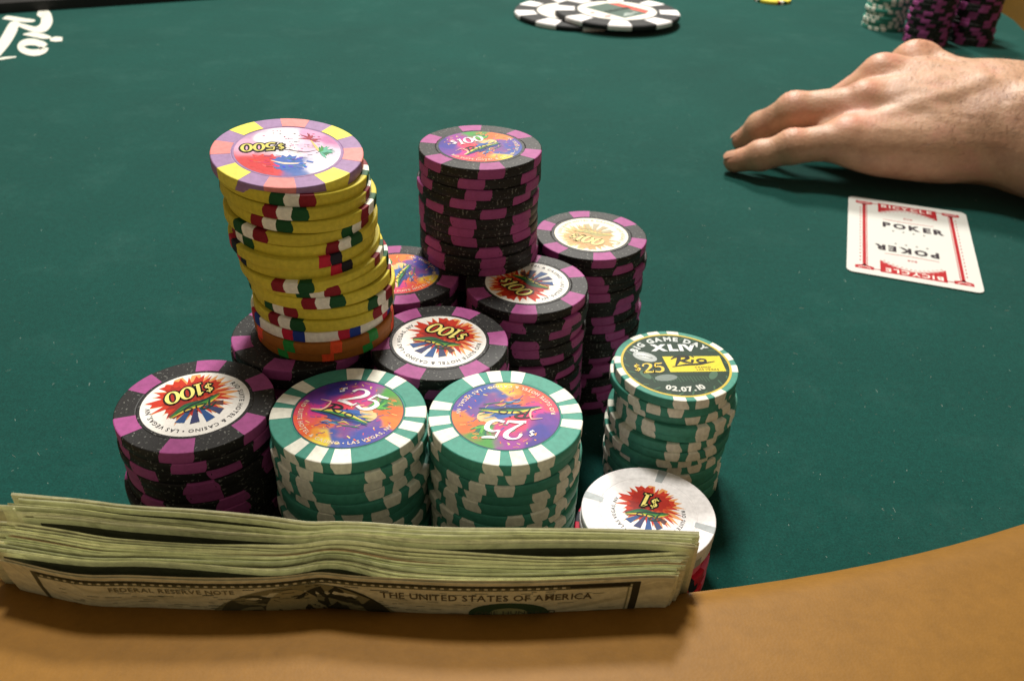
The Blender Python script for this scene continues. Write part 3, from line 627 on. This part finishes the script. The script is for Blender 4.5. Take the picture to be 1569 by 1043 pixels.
# print of the front note, bent with the paper. coordinates in mm: x 0..156 from its left end, y 0..66 from its foot
pb = Print(); DK = np.array(lin(92, 92, 68)); GR = np.array(lin(140, 140, 106))
def bmap(V):
    q = bill_pt(NB-1, np.clip(V[:, 0]/156, 0, 1), np.clip((V[:, 1]+1.6)/66, 0, .99), np.interp(V[:, 0]/156, U, .5*BT[-1]*.90*19.0/DEPU)+.05+V[:, 2]); return q
def brect(x0, x1, y0, y1, c, z, n=40):
    xs = np.linspace(x0, x1, n+1); m = 2 if y1-y0 < 4 else 14; ys = np.linspace(y0, y1, m+1)
    V = np.array([(x, y, z) for x in xs for y in ys]); pb.raw(V, [[(m+1)*i+j, (m+1)*i+j+m+1, (m+1)*i+j+m+2, (m+1)*i+j+1] for i in range(n) for j in range(m)], c)
    xs = np.linspace(x0, x1, n+1); V = np.array([(x, y, z) for x in xs for y in (y0, (y0+y1)/2, y1)]); pb.raw(V, [[3*i+j, 3*i+j+3, 3*i+j+4, 3*i+j+1] for i in range(n) for j in (0, 1)], c)
brect(8, 148, 61.6, 62.6, DK, .02); brect(8, 148, 60.5, 60.9, GR, .02); brect(146.6, 148.4, 20, 62.6, np.array(lin(58, 58, 44)), .025, 2); brect(145.6, 146, 20, 60.9, GR, .02, 2); brect(8, 9.2, 20, 62.6, DK, .025, 2)
for x in range(9, 147, 2): brect(x, x+1.1, 60.9, 61.6, GR, .02, 1)
brect(132, 146, 61.0, 62.2, np.array(lin(70, 68, 52)), .028, 4)
def bell_ellipse(c0, ax, by, cc, z, n=36):
    V = [(c0[0], c0[1], z)]
    for rr in (.35, .7, 1): V += [(c0[0]+ax*rr*math.cos(t), c0[1]+by*rr*math.sin(t), z) for t in np.linspace(0, 2*np.pi, n+1)[:-1]]
    Fq = [[0, 1+i, 1+(i+1) % n] for i in range(n)]
    for j in (0, 1): Fq += [[1+j*n+i, 1+j*n+n+i, 1+j*n+n+(i+1) % n, 1+j*n+(i+1) % n] for i in range(n)]
    pb.raw(V, Fq, cc)
bell_ellipse((69, 40), 24, 20.5, np.array(lin(140, 136, 98)), .03)         # oval vignette with a plain head shape
bell_ellipse((58, 40), 10, 17.5, np.array(lin(84, 84, 62)), .035); bell_ellipse((77, 41), 14, 18.5, np.array(lin(62, 62, 46)), .04); bell_ellipse((67, 44), 7.5, 15.0, np.array(lin(166, 158, 114)), .05)
q0_ = random.Random(12)
for q in range(60):
    xq = q0_.uniform(46, 90); brect(xq, xq+q0_.uniform(1.5, 5), *(lambda y: (y, y+.25))(q0_.uniform(46, 60.5)), np.array(lin(*q0_.choice([(96, 94, 70), (74, 74, 56)]))), .034, 2)
bell_ellipse((118, 50), 9.5, 5.2, np.array(lin(58, 84, 58)), .03); bell_ellipse((118, 50), 4.5, 2.6, np.array(lin(150, 156, 108)), .04)
pb.text('ONE HUNDRED', 2.6, DK, .05, lambda V: V+np.array([110, 49.2]), .05)
pb.text('THE UNITED STATES OF AMERICA', 3.6, np.array(lin(100, 92, 66)), .05, lambda V: V+np.array([88, 56.2]), .05, .84)
pb.text('FEDERAL RESERVE NOTE', 2.4, np.array(lin(126, 120, 86)), .05, lambda V: V+np.array([26, 58.0]), .05)
q0 = random.Random(3)
for i in range(150):
    x, y = q0.uniform(12, 142), q0.uniform(42, 60); L = q0.uniform(1, 4); brect(x, x+L, y, y+.18, GR, .021, 2)
link('note_print', pb.mesh('note_print', M['ink'], bmap), front_bill)

# ------------------------------------------------------------------ the playing card
def card():
    wd, ht, r = 63.0, 97.0, 3.6
    P = [(sx*(wd/2-r)+r*math.cos(a+da), sy*(ht/2-r)+r*math.sin(a+da)) for sx, sy, a in ((1, 1, 0), (-1, 1, math.pi/2), (-1, -1, math.pi), (1, -1, 1.5*math.pi)) for da in np.linspace(0, math.pi/2, 6)]
    n = len(P); V = [(x, y, 0) for x, y in P]+[(x, y, .34) for x, y in P]
    t = NT('white card stock'); M['card'] = t.set(Base_Color=lin(216, 216, 210), Roughness=.4, Specular_IOR_Level=.3)
    o = link('playing_card', mesh('playing_card', V, [list(range(n))[::-1], [i+n for i in range(n)]]+[[i, (i+1) % n, n+(i+1) % n, n+i] for i in range(n)], M['card']))
    RD = np.array(lin(176, 42, 48)); BK = np.array(lin(58, 52, 58)); p = Print()
    for half in (0, 1):
        T = (lambda V: -V) if half == 0 else (lambda V: V)
        def poly(Q, c, z): p.ngon(T(np.array(Q, float)), c, z)
        # banner at the foot of this half: arched top edge, letters in white
        top = [(-15+30*i/12, 34.5+3.2*(abs(i-6)/6)**1.5) for i in range(13)][::-1]
        pts = [(-15, 43.5), (15, 43.5)]+[(x, y) for x, y in top]
        p.raw(np.c_[T(np.array([(-15.5+31*i/12, 43.8) for i in range(13)]+[(-15.5+31*i/12, 38.0-7.4*(abs(i-6)/6)**1.6) for i in range(13)])), np.full(26, .37)], [[i, i+1, i+14, i+13] for i in range(12)], RD)
        for x0 in (-27.5, 18.5): poly([(x0, 43.3), (x0+9, 43.3), (x0+9, 40.2), (x0+6, 39.2), (x0+4.5, 37.8), (x0+3, 39.2), (x0, 40.2)], RD, .37); p.strip(T(np.array([(x0+1.5, 42.3), (x0+4.5, 40.6), (x0+7.5, 42.3)])), .7, np.array(lin(226, 200, 196)), .39)
        for x0 in (-23.0, 23.0):
            p.strip(T(np.array([(x0, 40), (x0, 20), (x0, -.2)])), 1.7, RD, .37, 2); p.strip(T(np.array([(x0*.94, 39), (x0*.94, 20), (x0*.94, -.2)])), .35, RD, .37, 2)
        p.strip(T(np.array([(-19, 42), (-15, 42)])), .8, RD, .37); p.strip(T(np.array([(15, 42), (19, 42)])), .8, RD, .37)
        for q in range(14):
            x0 = -13.5+27*q/13; yb = 38.0-7.4*(abs(x0)/15.5)**1.6
            p.strip(T(np.array([(x0-.7, yb+.9), (x0+.7, yb+.9)])), .35, np.array(lin(232, 214, 208)), .385)
            p.strip(T(np.array([(x0-.6, yb-1.1), (x0, yb-2.0), (x0+.6, yb-1.1)])), .3, RD, .375)
        for x0 in (-25, 25):
            for q in range(9): p.ell(T(np.array([[x0, 34-4*q]]))[0], .35, .9, RD, .37, 0, 8)
        # lettering of this half: tops towards its own edge of the card
        p.text('BICYCLE', 5.4, np.array(lin(240, 230, 222)), .40, lambda V: T(V+np.array([-14.0, 38.6])), .16, 1.06, bold=.012)
        p.text('POKER', 8.6, BK, .38, lambda V: T(V+np.array([-13.6, 12.0])), .12, .94, bold=.035)
        for k in range(4): p.text('•', 4.5, BK, .38, lambda V, k=k: T(V+np.array([-9+5.2*k, 6.4])), .1)
        p.strip(T(np.array([(-13, 21.8), (0, 21.2), (13, 21.8)])), .5, RD, .38); p.text('808', 2.8, RD, .38, lambda V: T(V+np.array([-2.4, 25.2])), .1)
    link('card_print', p.mesh('card_print', M['ink']), o)
    c = np.mean([unp(*q, .3) for q in ((1310, 303), (1490, 322), (1502, 450), (1292, 420))], axis=0); L = unp(1297, 360, .3); Rr = unp(1497, 385, .3)
    o.location = ((c[0]-1.2)*MM, c[1]*MM, .0003); o.rotation_euler = (0, 0, math.atan2(Rr[1]-L[1], Rr[0]-L[0])+math.radians(-5))
    tag(o, 'white playing card with red frame lying on felt below the hand', 'playing card')
card()

# ------------------------------------------------------------------ far things: oversize buttons, one yellow chip, far stacks
def button(px, py, z, tilt, rot, label, art):
    r, tk, n = 60.0, 5.0, 72
    prof = [(r-1, 0), (r, 1), (r, tk-1), (r-1, tk)]; V, Fc, mi = [], [], []
    th = np.linspace(0, 2*np.pi, n+1)[:-1]
    for pr, pz in prof: V += [(pr*math.cos(a), pr*math.sin(a), pz) for a in th]
    for j in range(3):
        for i in range(n): Fc.append([j*n+i, j*n+(i+1) % n, (j+1)*n+(i+1) % n, (j+1)*n+i])
    V += [(0, 0, 0), (0, 0, tk)]; Fc += [[4*n, (i+1) % n, i] for i in range(n)]+[[4*n+1, 3*n+i, 3*n+(i+1) % n] for i in range(n)]
    o = link('dealer_button', mesh('dealer_button', V, Fc, M['plastic'])); tag(o, label, 'dealer button', 'oversize black and white buttons')
    c = unp(px, py, 0); o.location = (c[0]*MM, c[1]*MM, z*MM); o.rotation_euler = (tilt[0], tilt[1], rot)
    for j in range(8):
        a0, a1 = math.radians(45*j-10.5), math.radians(45*j+10.5); V, Fc = [], []
        for pr, pz in ((41, tk+.1), (r-1, tk+.1), (r+.1, tk-1), (r+.1, 1), (r-1, 0)): V += [(pr*math.cos(a), pr*math.sin(a), pz) for a in np.linspace(a0, a1, 6)]
        for q in range(4): Fc += [[q*6+i, (q+1)*6+i, (q+1)*6+i+1, q*6+i+1] for i in range(5)]
        link('edge_spot', mesh('edge_spot', V, Fc, M['white']), o)
    p = Print(); p.ell((0, 0), 38, 38, lin(232, 228, 220), tk+.1, 0, 60)
    if art:
        p.ngon([(-18, -26), (14, -26), (14, 26), (-18, 26)], lin(90, 108, 100), tk+.3); p.ngon([(14, -24), (24, -20), (24, 20), (14, 24)], lin(220, 96, 84), tk+.3)
        p.text('DEALER', 9, lin(60, 70, 66), tk+.6, lambda V: V+np.array([-16, -3]), .06)
        for s in range(5): p.strip([(-14+3*s, -22), (-2+2*s, -14), (8, -20+2*s)], 1.4, lin(180, 190, 184), tk+.5)
        p.ell((-26, -12), 4, 3, lin(160, 120, 120), tk+.3); p.ell((-28, 6), 3, 3, lin(150, 130, 126), tk+.3)
    i = link('inlay', p.mesh('inlay', M['print']), o)
button(882, 26, 0, (0, 0), .25, 'oversize black and white button lying underneath another at the far side', False)
button(944, 33, 5.2, (0, 0), .75, 'oversize black and white button with grey and red face, overlapping another button', True)
c = unp(1183, 2, 0)
put_chip('yellow', c[0], c[1], 0, 20, 'single yellow chip lying alone on the far felt', 'far chips', small=True)
for kd, px, py, n, wh in (('black', 1416, 64, 16, 'the far black stack beside the teal one'), ('black', 1484, 64, 17, 'the far black stack nearest the tan rail'), ('black', 1452, 44, 16, 'the far black stack behind the other two'), ('teal', 1352, 42, 16, 'the far teal and ivory stack')):
    c = unp(px, py, 0); stack([kd]*n, c[0], c[1], wh, 'chips of '+wh, 0, jit=.6, small=True, per=60)

# ------------------------------------------------------------------ the hand and forearm
def skin_mat():
    t = NT('skin'); co = t.coord()
    a = t.ramp(t.noise(38, 4, .6, co), [(.3, lin(172, 128, 102)), (.5, lin(198, 156, 126)), (.72, lin(206, 150, 130))])
    f = t.ramp(t.noise(420, 3, .65, co), [(.3, (.92,)*3), (.7, (1.05,)*3)])
    att = t.node('ShaderNodeVertexColor', layer_name='Col').outputs[0]
    col = t.mix(1, t.mix(1, a, f, 'MULTIPLY'), att, 'MULTIPLY')
    v = t.node('ShaderNodeTexVoronoi'); v.inputs['Scale'].default_value = 620; t.l.new(co, v.inputs['Vector'])
    mp = t.node('ShaderNodeMapping'); mp.inputs['Scale'].default_value = (1.0, .35, 1); t.l.new(co, mp.inputs[0])
    h = t.mix(.5, v.outputs['Distance'], t.noise(260, 4, .65, mp.outputs[0]))
    t.bump(h, .5, .5)
    t.b.inputs['Subsurface Radius'].default_value = (.004, .0016, .0009)
    return t.set(Base_Color=col, Roughness=.5, Specular_IOR_Level=.4, Subsurface_Weight=.15, Subsurface_Scale=.5)
M['skin'] = skin_mat()
def cone(P, a, b, ra, rb):
    a, b = np.array(a, float), np.array(b, float); d = b-a; t = np.clip(((P-a)@d)/(d@d), 0, 1)
    return np.linalg.norm(P-a-t[:, None]*d, axis=1)-(ra+(rb-ra)*t)
def ellipsoid(P, c, R, rot=np.eye(3)):
    q = (P-np.array(c, float))@rot; R = np.array(R, float); k0 = np.linalg.norm(q/R, axis=1); k1 = np.linalg.norm(q/R**2, axis=1)+1e-9
    return k0*(k0-1)/k1
def smin(a, b, k):
    h = np.clip(.5+.5*(b-a)/k, 0, 1); return b*(1-h)+a*h-k*h*(1-h)
FING = {
 'pinky':  [(190, 497, 27), (160, 497.5, 21.5), (143.5, 502, 13.5), (130.5, 508, 7.4)],
 'ring':   [(203, 519, 40), (165, 524, 34), (150, 534, 19.5), (142.5, 542, 8.4)],
 'middle': [(217, 539, 50), (186, 551, 20), (170, 557, 11.5), (158, 561, 8.5)],
 'index':  [(242, 557, 54), (209, 573, 20), (192, 579, 11.5), (180, 581, 8.5)],
 'thumb':  [(262, 540, 34), (242, 564, 20), (220, 574, 12), (204, 570, 9.5)]}
FR = {'pinky': [11.4, 9.6, 8.4, 6.6], 'ring': [12.5, 10.8, 9.2, 7.2], 'middle': [12.8, 10.4, 9.2, 7.4], 'index': [13.0, 10.6, 9.3, 7.4], 'thumb': [14, 11.5, 10.2, 8.4]}
WR = np.array((276, 508, 40.0))
def hand_sdf(P):
    # palm: four metacarpals, hypothenar and thenar pads, forearm
    d = cone(P, WR+(4, -17, -5), FING['pinky'][0], 17, 12)
    d = smin(d, cone(P, WR+(2, -4, 4), FING['ring'][0], 19, 13.0), 9)
    d = smin(d, cone(P, WR+(0, 10, 6), FING['middle'][0], 19, 13.2), 9)
    d = smin(d, cone(P, WR+(-4, 22, 4), FING['index'][0], 18, 13.4), 9)
    d = smin(d, ellipsoid(P, (226, 492, 23), (43, 14.5, 16)), 10)
    d = smin(d, cone(P, (200, 506, 34), (182, 509, 28), 8.5, 6.5), 6)
    d = smin(d, ellipsoid(P, (250, 490, 26), (30, 15, 18)), 10)
    d = smin(d, ellipsoid(P, (246, 522, 40), (38, 31, 19.5)), 12)
    d = smin(d, ellipsoid(P, (250, 546, 34), (30, 17, 18)), 10)
    d = smin(d, cone(P, WR+(0, -10, -6), (330, 455, 32), 28, 34), 12)
    d = smin(d, cone(P, WR+(4, 14, 2), (330, 508, 44), 25, 30), 14)
    d = smin(d, cone(P, (330, 455, 32), (420, 430, 44), 34, 38), 8); d = smin(d, cone(P, (330, 508, 44), (420, 485, 50), 30, 36), 10)
    for n in FING:
        J, R = FING[n], FR[n]; f = None
        for i in range(3):
            s = cone(P, J[i], J[i+1], R[i], R[i+1]); f = s if f is None else smin(f, s, 2.5)
        for i, g in ((1, 1.0), (2, .6)):                 # joint swellings on the back of each finger
            f = smin(f, np.linalg.norm(P-(np.array(J[i])+(0, -.5, 1.2)), axis=1)-(R[i]*.98+g*.5), 3)
        d = smin(d, f, 4.5)
    for n, r, u in (('pinky', 8.5, 5), ('ring', 9, 6), ('middle', 9.5, 6.5), ('index', 9.8, 6.5)):     # knuckles
        d = smin(d, np.linalg.norm(P-(np.array(FING[n][0])+(1, 0, u)), axis=1)-r, 6)
    for n, off in (('pinky', -6), ('ring', 0), ('middle', 6), ('index', 10)):   # tendons on the back of the hand
        K = np.array(FING[n][0]); d = smin(d, cone(P, K+(10, 0, 11), WR+(-14, off, 21), 2.0, 1.6), 8)
    d = smin(d, ellipsoid(P, (284, 482, 56), (10, 10, 10)), 12)                  # wrist bone
    return d
def surface_net(fn, lo, hi, h):
    ax = [np.arange(lo[i], hi[i]+h, h) for i in range(3)]; n = [len(a) for a in ax]
    G = np.stack(np.meshgrid(*ax, indexing='ij'), -1).reshape(-1, 3); D = np.empty(len(G))
    for i in range(0, len(G), 200000): D[i:i+200000] = fn(G[i:i+200000])
    D = D.reshape(n); S = D < 0
    c = np.zeros([k-1 for k in n], int); cs = [(i, j, k) for i in (0, 1) for j in (0, 1) for k in (0, 1)]
    sl = lambda A, o: A[o[0]:n[0]-1+o[0], o[1]:n[1]-1+o[1], o[2]:n[2]-1+o[2]]
    for o in cs: c += sl(S, o)
    act = (c > 0) & (c < 8); idx = -np.ones(act.shape, int); idx[act] = np.arange(act.sum())
    acc = np.zeros((act.sum(), 3)); cnt = np.zeros(act.sum())
    for a in cs:
        for b in cs:
            if sum(abs(np.array(a)-b)) == 1 and a < b:
                da, db = sl(D, a)[act], sl(D, b)[act]; m = (da < 0) != (db < 0); t = np.where(m, da/np.where(m, da-db, 1), 0)
                acc[m] += (np.array(a)+t[:, None]*(np.array(b)-np.array(a)))[m]; cnt[m] += 1
    ijk = np.argwhere(act); V = (ijk+acc/cnt[:, None])*h+np.array([a[0] for a in ax]); Fc = []
    for d in range(3):
        u, v = (d+1) % 3, (d+2) % 3; s0 = [slice(1, n[q]-1) for q in range(3)]; s0[d] = slice(0, n[d]-1); s1 = list(s0); s1[d] = slice(1, n[d])
        A, B = S[tuple(s0)], S[tuple(s1)]; e = np.argwhere(A != B)
        if not len(e): continue
        fl = A[tuple(e.T)]; off = np.ones(3, int); off[d] = 0; e = e+off; eu, ev = np.eye(3, dtype=int)[u], np.eye(3, dtype=int)[v]
        q = np.stack([idx[tuple((e-eu-ev).T)], idx[tuple((e-ev).T)], idx[tuple(e.T)], idx[tuple((e-eu).T)]], 1); q[~fl] = q[~fl][:, ::-1]; Fc.append(q)
    return V, np.vstack(Fc)
HV, HF = surface_net(hand_sdf, (118, 385, -4), (400, 605, 100), 1.6)
nrmv = np.zeros_like(HV); fn_ = np.cross(HV[HF[:, 2]]-HV[HF[:, 0]], HV[HF[:, 3]]-HV[HF[:, 1]])
for q in range(4): np.add.at(nrmv, HF[:, q], fn_)
nrmv /= np.linalg.norm(nrmv, axis=1)[:, None]+1e-9
tint = np.ones((len(HV), 3))
from mathutils import noise as mn
for i in range(len(HV)):
    x, y, z = HV[i]
    if x > 152:
        a = mn.fractal(Vector((x/26, y/9+x/22, z/9)), 1.0, 2.0, 3)                         # folds running along the hand
        b = mn.ridged_multi_fractal(Vector((x/11, y/9, z/9)), .9, 2.0, 3, 1.0, 2.0)
        k = min(1, (x-152)/40)
        HV[i] += nrmv[i]*k*(((.45*a-.07*b)))
def blush(c, r, col):
    global tint
    g = np.exp(-(np.linalg.norm(HV-np.array(c, float), axis=1)/r)**2)[:, None]; tint = tint*(1-g)+tint*np.array(col)*g
for n in ('pinky', 'ring', 'middle', 'index'):
    J = FING[n]
    blush(np.array(J[0])+(0, 0, 12), 11, (1.06, .84, .80)); blush(np.array(J[1])+(0, 0, 8), 8, (1.05, .82, .78)); blush(J[3], 11, (1.05, .84, .80)); blush(np.array(J[2])+(0, 0, 6), 6, (1.02, .88, .84))
    # creases across the middle joint
    ax = np.array(J[2])-np.array(J[0]); ax = ax/np.linalg.norm(ax); t = (HV-np.array(J[1]))@ax; near = np.exp(-(np.linalg.norm(HV-np.array(J[1]), axis=1)/15)**2)*(nrmv[:, 2] > 0)
    HV = HV-nrmv*((.5*np.exp(-((t-1.8)/.9)**2)+.5*np.exp(-((t+1.8)/.9)**2)+.4*np.exp(-((t+5)/.9)**2)+.3*np.exp(-((t-5)/.9)**2))*near)[:, None]
link_h = mesh('person', HV, HF, M['skin'], True, col=tint)
hand = link('person', link_h); tag(hand, 'bare hand and hairy forearm reaching in over the felt, palm down, fingertips resting', 'person')
# fingernails
M['nail'] = clay('fingernail', lin(196, 148, 122), .38)
for n in ('pinky', 'ring', 'middle', 'index', 'thumb'):
    J = [np.array(q, float) for q in FING[n]]; r = FR[n][3]; ax = (J[3]-J[2])/np.linalg.norm(J[3]-J[2]); side = np.cross(ax, (0, 0, 1)); side /= np.linalg.norm(side); upv = np.cross(side, ax)
    V, Fc = [], []
    for i in range(6):
        for j in range(7):
            a = (j-3)/3*.85; rr = r+.12+.25*(i/5); x = -4.5+10.0*i/5; x = x if i < 5 else x-1.3*(abs(j-3)/3)**2
            fall = 0 if x < 0 else r-math.sqrt(max(r*r-min(x, r*.93)**2, 0))
            V.append(J[3]+ax*x+(upv*math.cos(a)+side*math.sin(a))*(rr-fall*.75+(.55 if x > 3 else 0)))
    for i in range(5): Fc += [[i*7+j, i*7+j+1, (i+1)*7+j+1, (i+1)*7+j] for j in range(6)]
    link('fingernail', mesh('fingernail', V, Fc, M['nail'], True), hand)
# fine hair on the back of the hand and forearm
t = NT('arm hair'); M['hair'] = t.set(Base_Color=lin(84, 56, 36), Roughness=.5)
ok = np.where((HV[:, 0] > 214) & (nrmv[:, 2] > .1) & (HV[:, 0] < 385))[0]; wgt = np.clip((HV[ok, 0]-205)/70, .12, 1); pick = rng.choice(ok, 2200, False, wgt/wgt.sum())
V, Fc = [], []
for i in pick:
    p0, nn = HV[i], nrmv[i]; dr = np.array((-.75+random.gauss(0, .25), -.55+random.gauss(0, .3), 0.0)); dr = dr-nn*(dr@nn); dr /= np.linalg.norm(dr)+1e-9; L = random.uniform(2.5, 6.5); sd = np.cross(dr, nn); wd = random.uniform(.05, .09); o = len(V)
    for s in range(4):
        u = s/3; c0 = p0-nn*.2+dr*L*u+nn*(L*.28*math.sin(u*2.4)+.15)+sd*random.gauss(0, .12)*u; r = wd*(1-.8*u)
        V += [c0+sd*r, c0-sd*r, c0+nn*r*1.4]
    for s in range(3):
        q = o+3*s; Fc += [[q, q+3, q+4, q+1], [q+1, q+4, q+5, q+2], [q+2, q+5, q+3, q]]
hr = link('arm_hair', mesh('arm_hair', V, Fc, M['hair']), hand); hr['kind'] = 'stuff'
